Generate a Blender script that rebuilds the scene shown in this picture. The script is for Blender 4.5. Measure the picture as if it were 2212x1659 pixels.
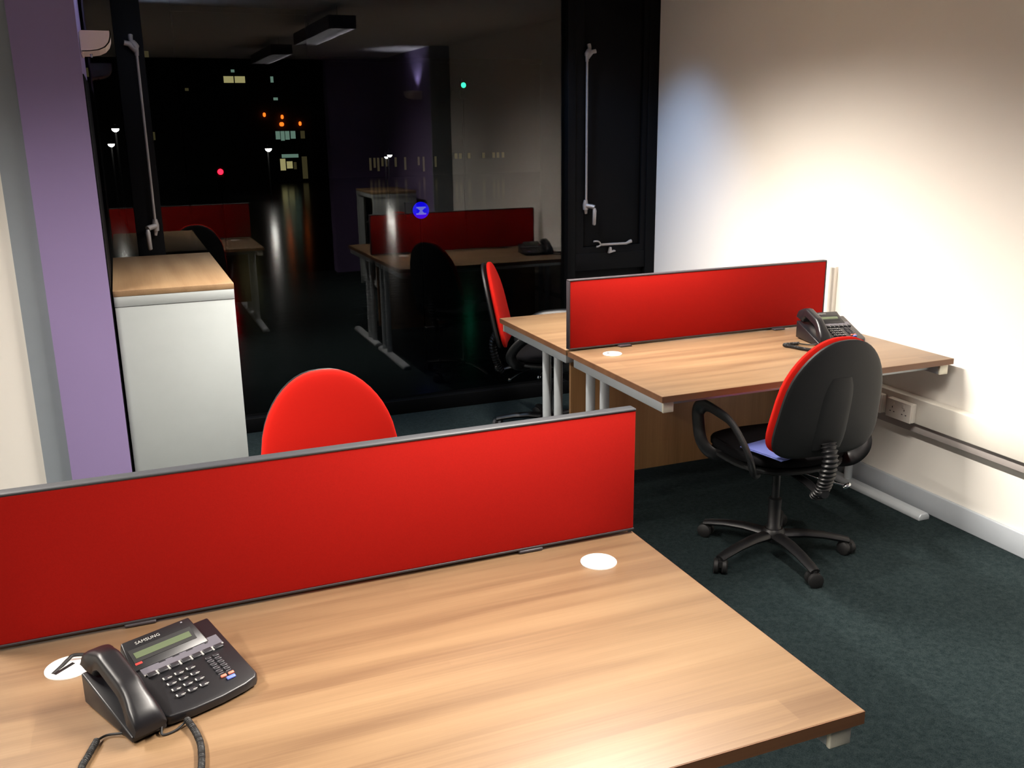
import bpy, bmesh, math, random
from mathutils import Vector, Matrix
random.seed(7)
PI = math.pi
for o in list(bpy.data.objects): bpy.data.objects.remove(o)
scn = bpy.context.scene
C = scn.collection

# ------------------------------------------------------------------ camera
def setup_camera():
    yaw, pitch, roll, h = .3809, .2646, -.0135, 1.6818
    cy, sy, cp, sp = math.cos(yaw), math.sin(yaw), math.cos(pitch), math.sin(pitch)
    f = Vector((sy*cp, cy*cp, -sp)); r = Vector((cy, -sy, 0)); u = r.cross(f)
    cr, sr = math.cos(roll), math.sin(roll)
    r2 = cr*r + sr*u; u2 = -sr*r + cr*u
    cam = bpy.data.cameras.new('camera'); o = bpy.data.objects.new('camera', cam); C.objects.link(o)
    m = Matrix((r2, u2, -f)).transposed().to_4x4(); m.translation = Vector((0, 0, h))
    o.matrix_world = m
    cam.sensor_width = 36; cam.lens = 2053.4/2212*36; cam.clip_start = .02; cam.clip_end = 500
    scn.camera = o
setup_camera()

# ------------------------------------------------------------------ world, exposure
w = bpy.data.worlds.new('night'); scn.world = w; w.use_nodes = True
w.node_tree.nodes['Background'].inputs[0].default_value = (.35, .33, .42, 1)
w.node_tree.nodes['Background'].inputs[1].default_value = .002
scn.view_settings.view_transform = 'Standard'; scn.view_settings.look = 'None'
scn.view_settings.exposure = 0.0; scn.view_settings.gamma = 1.0
scn.view_settings.use_curve_mapping = False

# lamps of the room (each sits in its luminaire, built further down)
LUM_W, LUM_SPREAD, LUM_TILT, LUM_COL = 74.0, 92, 35, (1.0, .92, .83)
LUMINAIRES = [(1.45, 3.06, 4.40), (1.42, .75, 2.10), (-1.25, 2.2, 3.55), (-1.25, -.45, .9)]
LUM_Z = 2.31
LUM_REL = [1.0, .63, .8, .8]
def lamp(name, kind, loc, energy, color, rot=(0, 0, 0), size=None, spread=None, parent=None, radius=None, **kw):
    l = bpy.data.lights.new(name, kind); l.energy = energy; l.color = color
    if size: l.shape = 'RECTANGLE'; l.size, l.size_y = size
    if spread: l.spread = math.radians(spread)
    if radius is not None: l.shadow_soft_size = radius
    for k, v in kw.items(): setattr(l, k, v)
    o = bpy.data.objects.new(name, l); C.objects.link(o); o.location = loc; o.rotation_euler = rot
    if parent: o.parent = parent
    return o
for (x, y0, y1), rel in zip(LUMINAIRES, LUM_REL):
    for sd in (-1, 1):      # batwing distribution of a louvred reflector
        lamp('luminaire_light', 'AREA', (x+sd*.02, (y0+y1)/2, LUM_Z+.03), LUM_W*rel, LUM_COL, rot=(0, -sd*math.radians(LUM_TILT), 0), size=(.07, y1-y0-.08), spread=LUM_SPREAD)
# recessed cool downlights in the ceiling strip along the window
DOWN = (2.00, 5.02, 2.60); DOWN2 = (1.05, 5.02, 2.60)
lamp('downlight_light', 'SPOT', (DOWN[0], DOWN[1], DOWN[2]-.01), 112, (.38, .60, 1.0), rot=(0, -.64, 0), radius=.10, spot_size=math.radians(60), spot_blend=1.0)
lamp('downlight_light', 'SPOT', (DOWN2[0], DOWN2[1], DOWN2[2]-.01), 60, (.45, .68, 1.0), rot=(0, 0, 0), radius=.04, spot_size=math.radians(76), spot_blend=.9)
# the two wall uplighters (cool)
lamp('uplighter_light', 'SPOT', (-.035, 4.45, 2.075), 45, (.55, .68, 1.0), rot=(PI-.25, .55, 0), radius=.03, spot_size=math.radians(100), spot_blend=.6)
lamp('uplighter_light', 'SPOT', (2.90, .95, 2.06), 30, (.80, .80, 1.0), rot=(PI, 0, 0), radius=.03, spot_size=math.radians(110), spot_blend=.6)

# ------------------------------------------------------------------ materials
def lin(c):
    return tuple(((v/255)/12.92 if v/255 <= .04045 else (((v/255)+.055)/1.055)**2.4) for v in c) + (1,)
def pm(name, rgb, rough=.5, metal=0, spec=.5, emis=None, es=0, noise=None, bump=None, coat=0, sheen=0):
    m = bpy.data.materials.new(name); m.use_nodes = True
    nt = m.node_tree; b = nt.nodes['Principled BSDF']
    col = lin(rgb)
    b.inputs['Base Color'].default_value = col
    b.inputs['Roughness'].default_value = rough; b.inputs['Metallic'].default_value = metal
    b.inputs['Specular IOR Level'].default_value = spec
    b.inputs['Coat Weight'].default_value = coat
    b.inputs['Sheen Weight'].default_value = sheen
    if emis: b.inputs['Emission Color'].default_value = lin(emis); b.inputs['Emission Strength'].default_value = es
    tc = nt.nodes.new('ShaderNodeTexCoord')
    sc, amt = noise if noise else (18, .04)
    n = nt.nodes.new('ShaderNodeTexNoise'); n.inputs['Scale'].default_value = sc; n.inputs['Detail'].default_value = 4
    nt.links.new(tc.outputs['Object'], n.inputs['Vector'])
    mx = nt.nodes.new('ShaderNodeMix'); mx.data_type = 'RGBA'
    nt.links.new(n.outputs['Fac'], mx.inputs['Factor'])
    mx.inputs['A'].default_value = tuple(max(0, v*(1-amt)) for v in col[:3])+(1,)
    mx.inputs['B'].default_value = tuple(min(1, v*(1+amt)) for v in col[:3])+(1,)
    nt.links.new(mx.outputs['Result'], b.inputs['Base Color'])
    if bump:
        n2 = nt.nodes.new('ShaderNodeTexNoise'); n2.inputs['Scale'].default_value = bump[0]; n2.inputs['Detail'].default_value = 3
        nt.links.new(tc.outputs['Object'], n2.inputs['Vector'])
        bp = nt.nodes.new('ShaderNodeBump'); bp.inputs['Strength'].default_value = bump[1]; bp.inputs['Distance'].default_value = bump[2]
        nt.links.new(n2.outputs['Fac'], bp.inputs['Height']); nt.links.new(bp.outputs['Normal'], b.inputs['Normal'])
    return m
def wood(name, dark, mid, light, axis='X', rough=.42, scale=1.0, off=0.0):
    m = bpy.data.materials.new(name); m.use_nodes = True
    nt = m.node_tree; b = nt.nodes['Principled BSDF']; N = nt.nodes.new; L = nt.links.new
    tc = N('ShaderNodeTexCoord'); mp = N('ShaderNodeMapping')
    s = {'X': (1.1, 15, 15), 'Y': (15, 1.1, 15), 'Z': (15, 15, 1.1)}[axis]
    mp.inputs['Scale'].default_value = tuple(v*scale for v in s); mp.inputs['Location'].default_value = (off, off*.7, 0)
    L(tc.outputs['Object'], mp.inputs['Vector'])
    n = N('ShaderNodeTexNoise'); n.inputs['Scale'].default_value = 1.0; n.inputs['Detail'].default_value = 5; n.inputs['Roughness'].default_value = .55; n.inputs['Distortion'].default_value = .25
    L(mp.outputs['Vector'], n.inputs['Vector'])
    mp2 = N('ShaderNodeMapping'); s2 = {'X': (2.2, 260, 260), 'Y': (260, 2.2, 260), 'Z': (260, 260, 2.2)}[axis]
    mp2.inputs['Scale'].default_value = s2; L(tc.outputs['Object'], mp2.inputs['Vector'])
    f = N('ShaderNodeTexNoise'); f.inputs['Scale'].default_value = 1.0; f.inputs['Detail'].default_value = 2
    L(mp2.outputs['Vector'], f.inputs['Vector'])
    # broad staves: long boards of slightly different tone
    mp3 = N('ShaderNodeMapping'); s3 = {'X': (.9, 7, 7), 'Y': (7, .9, 7), 'Z': (7, 7, .9)}[axis]
    mp3.inputs['Scale'].default_value = s3; mp3.inputs['Location'].default_value = (off*2, off, 0); L(tc.outputs['Object'], mp3.inputs['Vector'])
    v = N('ShaderNodeTexVoronoi'); v.inputs['Scale'].default_value = 1.0; v.distance = 'CHEBYCHEV'; L(mp3.outputs['Vector'], v.inputs['Vector'])
    sep = N('ShaderNodeSeparateColor'); L(v.outputs['Color'], sep.inputs['Color'])
    a1 = N('ShaderNodeMath'); a1.operation = 'MULTIPLY_ADD'; L(f.outputs['Fac'], a1.inputs[0]); a1.inputs[1].default_value = .30; L(n.outputs['Fac'], a1.inputs[2])
    a2 = N('ShaderNodeMath'); a2.operation = 'MULTIPLY_ADD'; L(sep.outputs[0], a2.inputs[0]); a2.inputs[1].default_value = .12; L(a1.outputs[0], a2.inputs[2])
    cr = N('ShaderNodeValToRGB'); L(a2.outputs[0], cr.inputs['Fac'])
    e = cr.color_ramp.elements; e[0].position = .46; e[0].color = lin(dark); e[1].position = .98; e[1].color = lin(light)
    k = cr.color_ramp.elements.new(.70); k.color = lin(mid)
    L(cr.outputs['Color'], b.inputs['Base Color'])
    b.inputs['Roughness'].default_value = rough
    return m
M = {}
M['wall'] = pm('white_wall_paint', (228, 224, 216), .75, noise=(3, .015))
M['ceiling'] = pm('ceiling_paint', (215, 212, 205), .85, noise=(60, .06))
M['purple'] = pm('purple_paint', (130, 114, 156), .6, noise=(4, .02), bump=(200, .06, .002))
M['grey_paint'] = pm('grey_paint', (128, 136, 143), .6)
M['skirting'] = pm('grey_gloss_skirting', (166, 172, 178), .35)
M['trunking'] = pm('white_pvc', (214, 210, 200), .45)
M['under_trunking_shade'] = pm('grey_trunking_shade', (165, 158, 154), .5)  # grey that deepens the shadow below the trunking
M['socket'] = pm('white_socket_plastic', (226, 220, 210), .35)
M['frame'] = pm('dark_window_frame', (10, 11, 13), .6, spec=.1)
M['panel'] = pm('dark_infill_panel', (12, 13, 15), .65, spec=.1)
M['hardware'] = pm('satin_steel', (150, 146, 144), .45, .3)
M['desk'] = wood('desk_wood', (102, 78, 56), (120, 95, 69), (133, 108, 80))
M['desk_edge'] = wood('desk_wood_edge', (98, 66, 46), (110, 76, 52), (120, 86, 60))
M['modesty'] = wood('modesty_wood', (128, 94, 58), (148, 110, 72), (165, 126, 84), axis='Z')
M['cab_top'] = wood('cabinet_top_wood', (112, 87, 62), (128, 102, 74), (142, 116, 86), axis='Y')
M['cabinet'] = pm('white_cabinet_laminate', (157, 163, 163), .45)
M['cab_dark'] = pm('cabinet_interior', (60, 60, 58), .6)
M['metal'] = pm('silver_desk_metal', (186, 192, 196), .4, .25)
M['cap'] = pm('cream_end_cap', (218, 214, 196), .5)
M['red'] = pm('red_screen_fabric', (163, 22, 15), .9, spec=.12, noise=(420, .14), bump=(900, .25, .0006))
M['red_chair'] = pm('red_chair_fabric', (184, 26, 17), .9, spec=.12, noise=(500, .10), bump=(900, .25, .0006))
M['trim'] = pm('screen_trim_grey', (62, 64, 68), .5, 0)
M['trim_dark'] = pm('screen_trim_dark', (52, 46, 50), .5)
M['black'] = pm('black_plastic', (17, 17, 19), .42, noise=(900, .2))
M['shell'] = pm('black_textured_plastic', (18, 19, 20), .5, bump=(600, .3, .0006))
M['black_fabric'] = pm('black_seat_fabric', (12, 12, 14), .9, spec=.1, noise=(500, .2))
M['rubber'] = pm('black_rubber', (16, 16, 17), .6)
M['chrome'] = pm('chrome', (200, 205, 208), .15, 1)
M['phone'] = pm('phone_black_plastic', (15, 15, 19), .38, noise=(700, .1))
M['phone_grey'] = pm('phone_grey_strip', (84, 82, 90), .45)
M['key'] = pm('phone_key', (38, 38, 42), .35)
M['key_print'] = pm('white_print', (150, 150, 147), .5)
M['key_light'] = pm('light_grey_print', (112, 110, 116), .5)
M['lcd'] = pm('lcd_green', (80, 90, 68), .25)
M['led_red'] = pm('red_print', (190, 50, 45), .4)
M['led_blue'] = pm('blue_print', (92, 110, 190), .4)
M['key_orange'] = pm('orange_key', (200, 110, 90), .4)
M['grommet'] = pm('white_cable_port', (250, 246, 240), .4)
M['paper'] = pm('pale_blue_paper', (170, 205, 215), .7)
M['blue_booklet'] = pm('blue_paper', (86, 98, 160), .6)
M['uplighter'] = pm('cream_uplighter_metal', (240, 226, 222), .5)
M['lum_body'] = pm('luminaire_housing', (60, 60, 66), .5)
M['louvre'] = pm('louvre_aluminium', (170, 170, 175), .22, 1)
M['asphalt'] = pm('wet_asphalt', (26, 26, 28), .16, noise=(1.5, .4), bump=(3, .3, .01))
M['facade'] = pm('dark_facade', (40, 38, 36), .9, noise=(.6, .2))
M['street_metal'] = pm('street_metal', (8, 8, 9), .9)
def emit(name, rgb, s):
    return pm(name, rgb, .5, emis=rgb, es=s)
M['e_white'] = emit('street_lamp_glow', (255, 250, 240), 24)
M['e_warm'] = emit('lit_window_warm', (200, 190, 130), .55)
M['e_green'] = emit('lit_window_green', (150, 190, 170), .35)
M['e_dim'] = emit('lit_window_dim', (130, 120, 80), .16)
M['e_orange'] = emit('orange_lamp', (255, 110, 30), 2.0)
M['e_red'] = emit('red_signal', (255, 20, 40), 7)
M['e_gsig'] = emit('green_signal', (60, 255, 190), 1.6)
M['e_blue'] = emit('blue_sign_face', (16, 8, 235), .9)
M['e_bwhite'] = emit('sign_white', (110, 115, 215), .9)
M['e_small'] = emit('small_lamp', (190, 200, 200), 1.6)

def carpet():
    m = bpy.data.materials.new('green_carpet'); m.use_nodes = True
    nt = m.node_tree; b = nt.nodes['Principled BSDF']; N = nt.nodes.new; L = nt.links.new
    tc = N('ShaderNodeTexCoord')
    n1 = N('ShaderNodeTexNoise'); n1.inputs['Scale'].default_value = 55; n1.inputs['Detail'].default_value = 6; n1.inputs['Roughness'].default_value = .7
    n2 = N('ShaderNodeTexNoise'); n2.inputs['Scale'].default_value = 330; n2.inputs['Detail'].default_value = 2
    L(tc.outputs['Object'], n1.inputs['Vector']); L(tc.outputs['Object'], n2.inputs['Vector'])
    a = N('ShaderNodeMath'); a.operation = 'ADD'; L(n1.outputs['Fac'], a.inputs[0]); L(n2.outputs['Fac'], a.inputs[1])
    cr = N('ShaderNodeValToRGB'); mr = N('ShaderNodeMath'); mr.operation = 'MULTIPLY'; L(a.outputs[0], mr.inputs[0]); mr.inputs[1].default_value = .5
    L(mr.outputs[0], cr.inputs['Fac'])
    e = cr.color_ramp.elements; e[0].position = .38; e[0].color = lin((18, 28, 30)); e[1].position = .62; e[1].color = lin((42, 52, 53))
    L(cr.outputs['Color'], b.inputs['Base Color']); b.inputs['Roughness'].default_value = 1; b.inputs['Specular IOR Level'].default_value = .1
    bp = N('ShaderNodeBump'); bp.inputs['Strength'].default_value = .6; bp.inputs['Distance'].default_value = .003
    L(n2.outputs['Fac'], bp.inputs['Height']); L(bp.outputs['Normal'], b.inputs['Normal'])
    return m
M['carpet'] = carpet()
def glass():
    m = bpy.data.materials.new('window_glass'); m.use_nodes = True
    nt = m.node_tree; nt.nodes.clear(); N = nt.nodes.new; L = nt.links.new
    out = N('ShaderNodeOutputMaterial'); mix = N('ShaderNodeMixShader'); tr = N('ShaderNodeBsdfTransparent'); gl = N('ShaderNodeBsdfGlossy')
    gl.inputs['Roughness'].default_value = 0.0; tr.inputs['Color'].default_value = (.97, .98, .98, 1)
    geo = N('ShaderNodeNewGeometry'); mi = N('ShaderNodeMapRange')
    mi.inputs['To Min'].default_value = 1.5; mi.inputs['To Max'].default_value = 1/1.5
    L(geo.outputs['Backfacing'], mi.inputs['Value'])
    fr = N('ShaderNodeFresnel'); L(mi.outputs['Result'], fr.inputs['IOR'])
    L(fr.outputs['Fac'], mix.inputs['Fac']); L(tr.outputs[0], mix.inputs[1]); L(gl.outputs[0], mix.inputs[2]); L(mix.outputs[0], out.inputs['Surface'])
    return m
M['glass'] = glass()

# ------------------------------------------------------------------ mesh helpers
class MB:
    def __init__(s): s.v = []; s.f = []; s.sm = []
    def add(s, vs, fs, smooth=False, T=None):
        k = len(s.v)
        s.v += [tuple(T @ Vector(p)) if T else tuple(p) for p in vs]
        s.f += [tuple(i+k for i in f) for f in fs]; s.sm += [smooth]*len(fs); return s
    def box(s, x0, x1, y0, y1, z0, z1, T=None):
        v = [(x, y, z) for x in (x0, x1) for y in (y0, y1) for z in (z0, z1)]
        return s.add(v, [(0, 1, 3, 2), (4, 6, 7, 5), (0, 4, 5, 1), (2, 3, 7, 6), (0, 2, 6, 4), (1, 5, 7, 3)], T=T)
    def tube(s, pts, r, n=10, cap=True, flat=None, up=Vector((0, 0, 1)), closed=False):
        """sweep an ellipse (r, r*flat) along points"""
        P = [Vector(p) for p in pts]; N = len(P); rings = []
        rr = r if isinstance(r, (list, tuple)) else [r]*N
        side = None
        for i, p in enumerate(P):
            a = P[(i-1) % N] if (closed or i > 0) else P[i]; b = P[(i+1) % N] if (closed or i < N-1) else P[i]
            d = (b-a).normalized()
            if side is None:
                side = d.cross(up)
                if side.length < 1e-3: side = d.cross(Vector((1, 0, 0)))
            else: side = side - d*side.dot(d)
            side.normalize(); u = side.cross(d).normalized()
            fl = flat or 1
            rings.append([p + side*math.cos(2*PI*k/n)*rr[i] + u*math.sin(2*PI*k/n)*rr[i]*fl for k in range(n)])
        vs = [q for R in rings for q in R]; fs = []
        for i in range(N if closed else N-1):
            j = (i+1) % N
            for k in range(n):
                k2 = (k+1) % n; fs.append((i*n+k, i*n+k2, j*n+k2, j*n+k))
        if cap and not closed: fs.append(tuple(range(n-1, -1, -1))); fs.append(tuple((N-1)*n+k for k in range(n)))
        return s.add(vs, fs, True)
    def lathe(s, prof, n=24, T=None, axis='Z'):
        vs = []; fs = []
        for (r, z) in prof:
            for k in range(n):
                a = 2*PI*k/n; p = (r*math.cos(a), r*math.sin(a), z)
                if axis == 'Y': p = (p[0], p[2], p[1])
                if axis == 'X': p = (p[2], p[0], p[1])
                vs.append(p)
        for i in range(len(prof)-1):
            for k in range(n):
                k2 = (k+1) % n; fs.append((i*n+k, i*n+k2, (i+1)*n+k2, (i+1)*n+k))
        fs.append(tuple(range(n-1, -1, -1))); fs.append(tuple((len(prof)-1)*n+k for k in range(n)))
        return s.add(vs, fs, True, T)
    def prism(s, poly, h0, h1, plane='XY', T=None):
        n = len(poly)
        def P(a, b, h): return {'XY': (a, b, h), 'XZ': (a, h, b), 'YZ': (h, a, b)}[plane]
        vs = [P(a, b, h0) for a, b in poly]+[P(a, b, h1) for a, b in poly]
        fs = [tuple(range(n-1, -1, -1)), tuple(range(n, 2*n))]+[(i, (i+1) % n, n+(i+1) % n, n+i) for i in range(n)]
        return s.add(vs, fs, T=T)
    def build(s, name, mat, parent=None, loc=None, rot=None, bevel=0, seg=2, sub=0, autosmooth=True):
        me = bpy.data.meshes.new(name); me.from_pydata(s.v, [], s.f)
        bm = bmesh.new(); bm.from_mesh(me); bmesh.ops.recalc_face_normals(bm, faces=bm.faces[:])
        for f, q in zip(bm.faces, s.sm): f.smooth = q
        if bevel:
            ed = [e for e in bm.edges if len(e.link_faces) == 2 and e.calc_face_angle(0) > math.radians(40)]
            bmesh.ops.bevel(bm, geom=ed, offset=bevel, segments=seg, affect='EDGES', profile=.5, clamp_overlap=True)
            for f in bm.faces: f.smooth = True
        bm.to_mesh(me); bm.free()
        if bevel or any(s.sm): me.set_sharp_from_angle(angle=math.radians(50))
        me.materials.append(mat)
        o = bpy.data.objects.new(name, me); C.objects.link(o)
        if loc: o.location = loc
        if rot: o.rotation_euler = rot
        if parent: o.parent = parent
        if sub:
            md = o.modifiers.new('sub', 'SUBSURF'); md.levels = sub; md.render_levels = sub
        return o
def thing(name, label, cat, loc=(0, 0, 0), rz=0, group=None, kind=None):
    o = bpy.data.objects.new(name, None); C.objects.link(o); o.location = loc; o.rotation_euler = (0, 0, rz)
    o.empty_display_size = .05
    return tag(o, label, cat, group, kind)
def tag(o, label=None, cat=None, group=None, kind=None):
    if label: o['label'] = label
    if cat: o['category'] = cat
    if group: o['group'] = group
    if kind: o['kind'] = kind
    return o
def struct(o, label=None): 
    o['kind'] = 'structure'
    if label: o['label'] = label
    return o
def copy_tree(o, parent=None):
    c = o.copy(); C.objects.link(c)
    if parent: c.parent = parent
    for ch in list(o.children): copy_tree(ch, c)
    return c
def box(name, mat, x0, x1, y0, y1, z0, z1, parent=None, bevel=0):
    cx, cy, cz = (x0+x1)/2, (y0+y1)/2, (z0+z1)/2
    b = MB().box(x0-cx, x1-cx, y0-cy, y1-cy, z0-cz, z1-cz)
    return b.build(name, mat, parent, loc=(cx, cy, cz), bevel=bevel)
def smooth_path(pts, n=8):
    """Catmull-Rom"""
    P = [Vector(p) for p in pts]; out = []
    for i in range(len(P)-1):
        p0 = P[max(i-1, 0)]; p1 = P[i]; p2 = P[i+1]; p3 = P[min(i+2, len(P)-1)]
        for k in range(n):
            t = k/n
            out.append(.5*((2*p1)+(-p0+p2)*t+(2*p0-5*p1+4*p2-p3)*t*t+(-p0+3*p1-3*p2+p3)*t**3))
    out.append(P[-1]); return out

# ------------------------------------------------------------------ room shell
XR, WY, CZ = 3.17, 5.443, 2.46
COLX0, COLX1, COLY0, COLY1 = -.325, -.089, 4.20, 5.0
struct(box('floor', M['carpet'], -3.2, 3.3, -.80, WY+.06, -.12, 0))
struct(box('ceiling', M['ceiling'], -3.2, XR, -.75, 4.92, CZ, CZ+.08))
cr = struct(box('ceiling_recess', M['ceiling'], -3.2, XR, 4.92, WY+.1, CZ+.16, CZ+.26)); cr.name = 'trim_4'
struct(box('wall_right', M['wall'], XR, XR+.15, -.75, WY+.1, 0, CZ+.2))
struct(box('baseboard_right', M['skirting'], XR-.016, XR, 1.42, WY-.08, .0, .10, bevel=.004))
# skirting along right wall, trunking
tr = struct(box('trim_1', M['trunking'], XR-.052, XR, 1.42, WY-.06, .398, .512, bevel=.004))
struct(box('trunking_shadow', M['under_trunking_shade'], XR-.034, XR, 1.42, WY-.06, .352, .398, bevel=.002))  # strip paints the shadow band under the trunking, on top of the cast one
struct(box('trim_3', M['trunking'], XR-.020, XR, 3.655, 3.695, .512, 1.01, bevel=.003))
# left white wall (returns behind the column), purple column and grey pilaster
struct(box('wall_left', M['wall'], -3.2, -.425, 4.235, 4.40, 0, CZ))
struct(box('wall_side', M['wall'], -3.2, -3.1, -.75, 4.235, 0, CZ))
col = struct(box('trim_5', M['purple'], COLX0, COLX1, COLY0, COLY1, 0, CZ), None)
struct(box('trim_6', M['grey_paint'], -.425, COLX0, COLY0+.02, COLY1, 0, CZ))
struct(box('gap_shade_strip', M['frame'], COLX1, COLX1+.004, COLY0+.01, COLY1, 0, 1.9))  # black sheet standing for the shade in the gap between column and cabinet
# pier on the right behind the viewer: purple flank, grey end
struct(box('trim_8', M['purple'], 2.975, XR, -.55, 1.38, 0, CZ))
struct(box('trim_9', M['grey_paint'], 2.965, XR, 1.38, 1.41, 0, CZ))
struct(box('wall_back', M['purple'], 2.33, XR, -.75, -.55, 0, CZ))
struct(box('dark_back_wall', M['panel'], -3.2, 2.33, -.80, -.75, 0, CZ))  # near-black wall added for the dark rear of the room, no door modelled

# ------------------------------------------------------------------ window wall
wf = thing('window_1', None, None); struct(wf, 'full-height dark framed window wall reflecting the office at night')
def wpart(name, mat, *a, bevel=.003): return box(name, mat, *a, parent=wf, bevel=bevel)
wpart('frame', M['frame'], -3.2, XR, WY-.05, WY+.05, 0, .085)
wpart('frame', M['frame'], -3.2, XR, WY-.05, WY+.05, 2.56, 2.66)
wpart('mullion', M['frame'], .05, .185, WY-.035, WY+.05, .085, 2.56)
wpart('mullion', M['frame'], -1.6, -1.5, WY-.035, WY+.05, .085, 2.56)
wpart('mullion', M['frame'], 2.548, 2.60, WY-.05, WY+.05, .085, 2.56)
wpart('mullion', M['frame'], 3.10, XR, WY-.05, WY+.05, .085, 2.56)
wpart('transom', M['frame'], 2.60, 3.10, WY-.045, WY+.05, .79, .90)
wpart('vent_panel', M['panel'], 2.66, 3.065, WY-.025, WY+.03, .94, 2.50, bevel=.006)
vs = MB(); 
for a in ((2.60, 2.66, .90, 2.56), (3.065, 3.10, .90, 2.56), (2.66, 3.065, .90, .94), (2.66, 3.065, 2.50, 2.56)):
    vs.box(a[0], a[1], WY-.04, WY+.04, a[2], a[3])
vs.build('vent_frame', M['frame'], wf)
wpart('infill_panel', M['panel'], 2.60, 3.10, WY-.01, WY+.02, .085, .79, bevel=0)
wpart('pane', M['glass'], .185, 2.548, WY+.0, WY+.006, .085, 2.56, bevel=0)
wpart('pane', M['glass'], -1.5, .05, WY+.0, WY+.006, .085, 2.56, bevel=0)
wpart('pane', M['glass'], -3.2, -1.6, WY+.0, WY+.006, .085, 2.56, bevel=0)

# winding gear on the frame: conduit rod, elbow, crank handle
def winder(x, s, label):
    t = thing('window_winder', label, 'window winder', (x, WY-.06, 0), 0, 'window winding gear')
    MB().tube([(0, 0, 1.22), (0, 0, 2.085)], .007, 10).build('rod', M['hardware'], t)
    b = MB(); b.tube(smooth_path([(0, 0, 2.05), (0, .0, 2.09), (-s*.02, .01, 2.12), (-s*.02, .02, 2.15)], 5), [.010]*5+[.017]*5+[.012]*6, 10)
    b.tube([(-s*.0, .005, 2.075), (-s*.03, .0, 2.105), (-s*.055, -.005, 2.11)], [.018, .014, .013], 10)
    b.build('top_elbow', M['hardware'], t)
    b = MB(); b.lathe([(.016, -.03), (.018, 0), (.012, .03)], 12, Matrix.Translation((0, .008, 1.205)))
    b.tube([(0, 0, 1.20), (-s*.03, -.02, 1.195), (-s*.042, -.03, 1.19)], [.014, .014, .015], 10)
    b.tube([(0, .01, 1.19), (-s*.005, .01, 1.15)], [.014, .008], 10)
    b.build('gearbox', M['hardware'], t)
    MB().tube([(-s*.042, -.03, 1.185), (-s*.042, -.034, 1.17), (-s*.039, -.034, 1.085), (-s*.038, -.034, 1.08)], [.009, .0125, .011, .006], 12).build('crank_handle', M['hardware'], t)
    return t
winder(.148, 1, 'grey steel window winding rod with crank on the left mullion above the cabinet')
winder(2.668, -1, 'grey steel window winding rod with crank beside the right corner')
st = thing('window_stay', 'short horizontal steel window stay arm above the transom by the right wall', 'window stay', (2.85, WY-.055, 0))
MB().tube([(-.075, 0, .952), (.10, -.01, .952), (.125, -.012, .962), (.137, -.012, .965)], [.0085, .0085, .011, .012], 10).build('arm', M['hardware'], st)
MB().tube(smooth_path([(-.125, .0, .975), (-.10, 0, .975), (-.085, 0, .968), (-.075, 0, .952), (-.09, 0, .942), (-.105, 0, .941)], 4), .006, 8).build('hook', M['hardware'], st)
b = MB(); b.prism([(-.022, .895), (.028, .906), (.022, .915), (.0, .912), (-.004, .935), (-.012, .935)], -.014, .01, 'XZ'); b.build('bracket', M['hardware'], st, bevel=.002)

# ------------------------------------------------------------------ sockets on the trunking
def socket(y, label):
    t = thing('power_socket', label, 'power socket', (XR-.052, y, .445), 0)
    MB().box(-.024, 0, -.073, .073, -.043, .043).build('back_box', M['socket'], t, bevel=.004)
    MB().box(-.034, -.024, -.073, .073, -.043, .043).build('face_plate', M['socket'], t, bevel=.003)
    for s in (-1, 1):
        MB().box(-.038, -.034, s*.03-.007, s*.03+.007, .018, .034).build('switch', M['socket'], t, bevel=.001)
        b = MB()
        for (dy, dz, wy, wz) in ((0, .008, .002, .004), (-.011, -.012, .0035, .002), (.011, -.012, .0035, .002)):
            b.box(-.0345, -.0338, s*.035+dy-wy, s*.035+dy+wy, dz-wz, dz+wz)
        b.build('pin_holes', M['black'], t)
    return t
socket(3.105, 'white double power socket on the wall trunking right of the chair')
sk = socket(3.285, 'white double power socket with black plug lead, half hidden by the black chair back')
MB().tube(smooth_path([(-.06, .03, -.01), (-.09, .05, -.02), (-.12, .1, -.05), (-.13, .16, -.12)]), .004, 8).build('lead', M['rubber'], sk)
MB().box(-.062, -.0345, .012, .05, -.022, .012).build('plug', M['black'], sk, bevel=.004)

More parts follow.
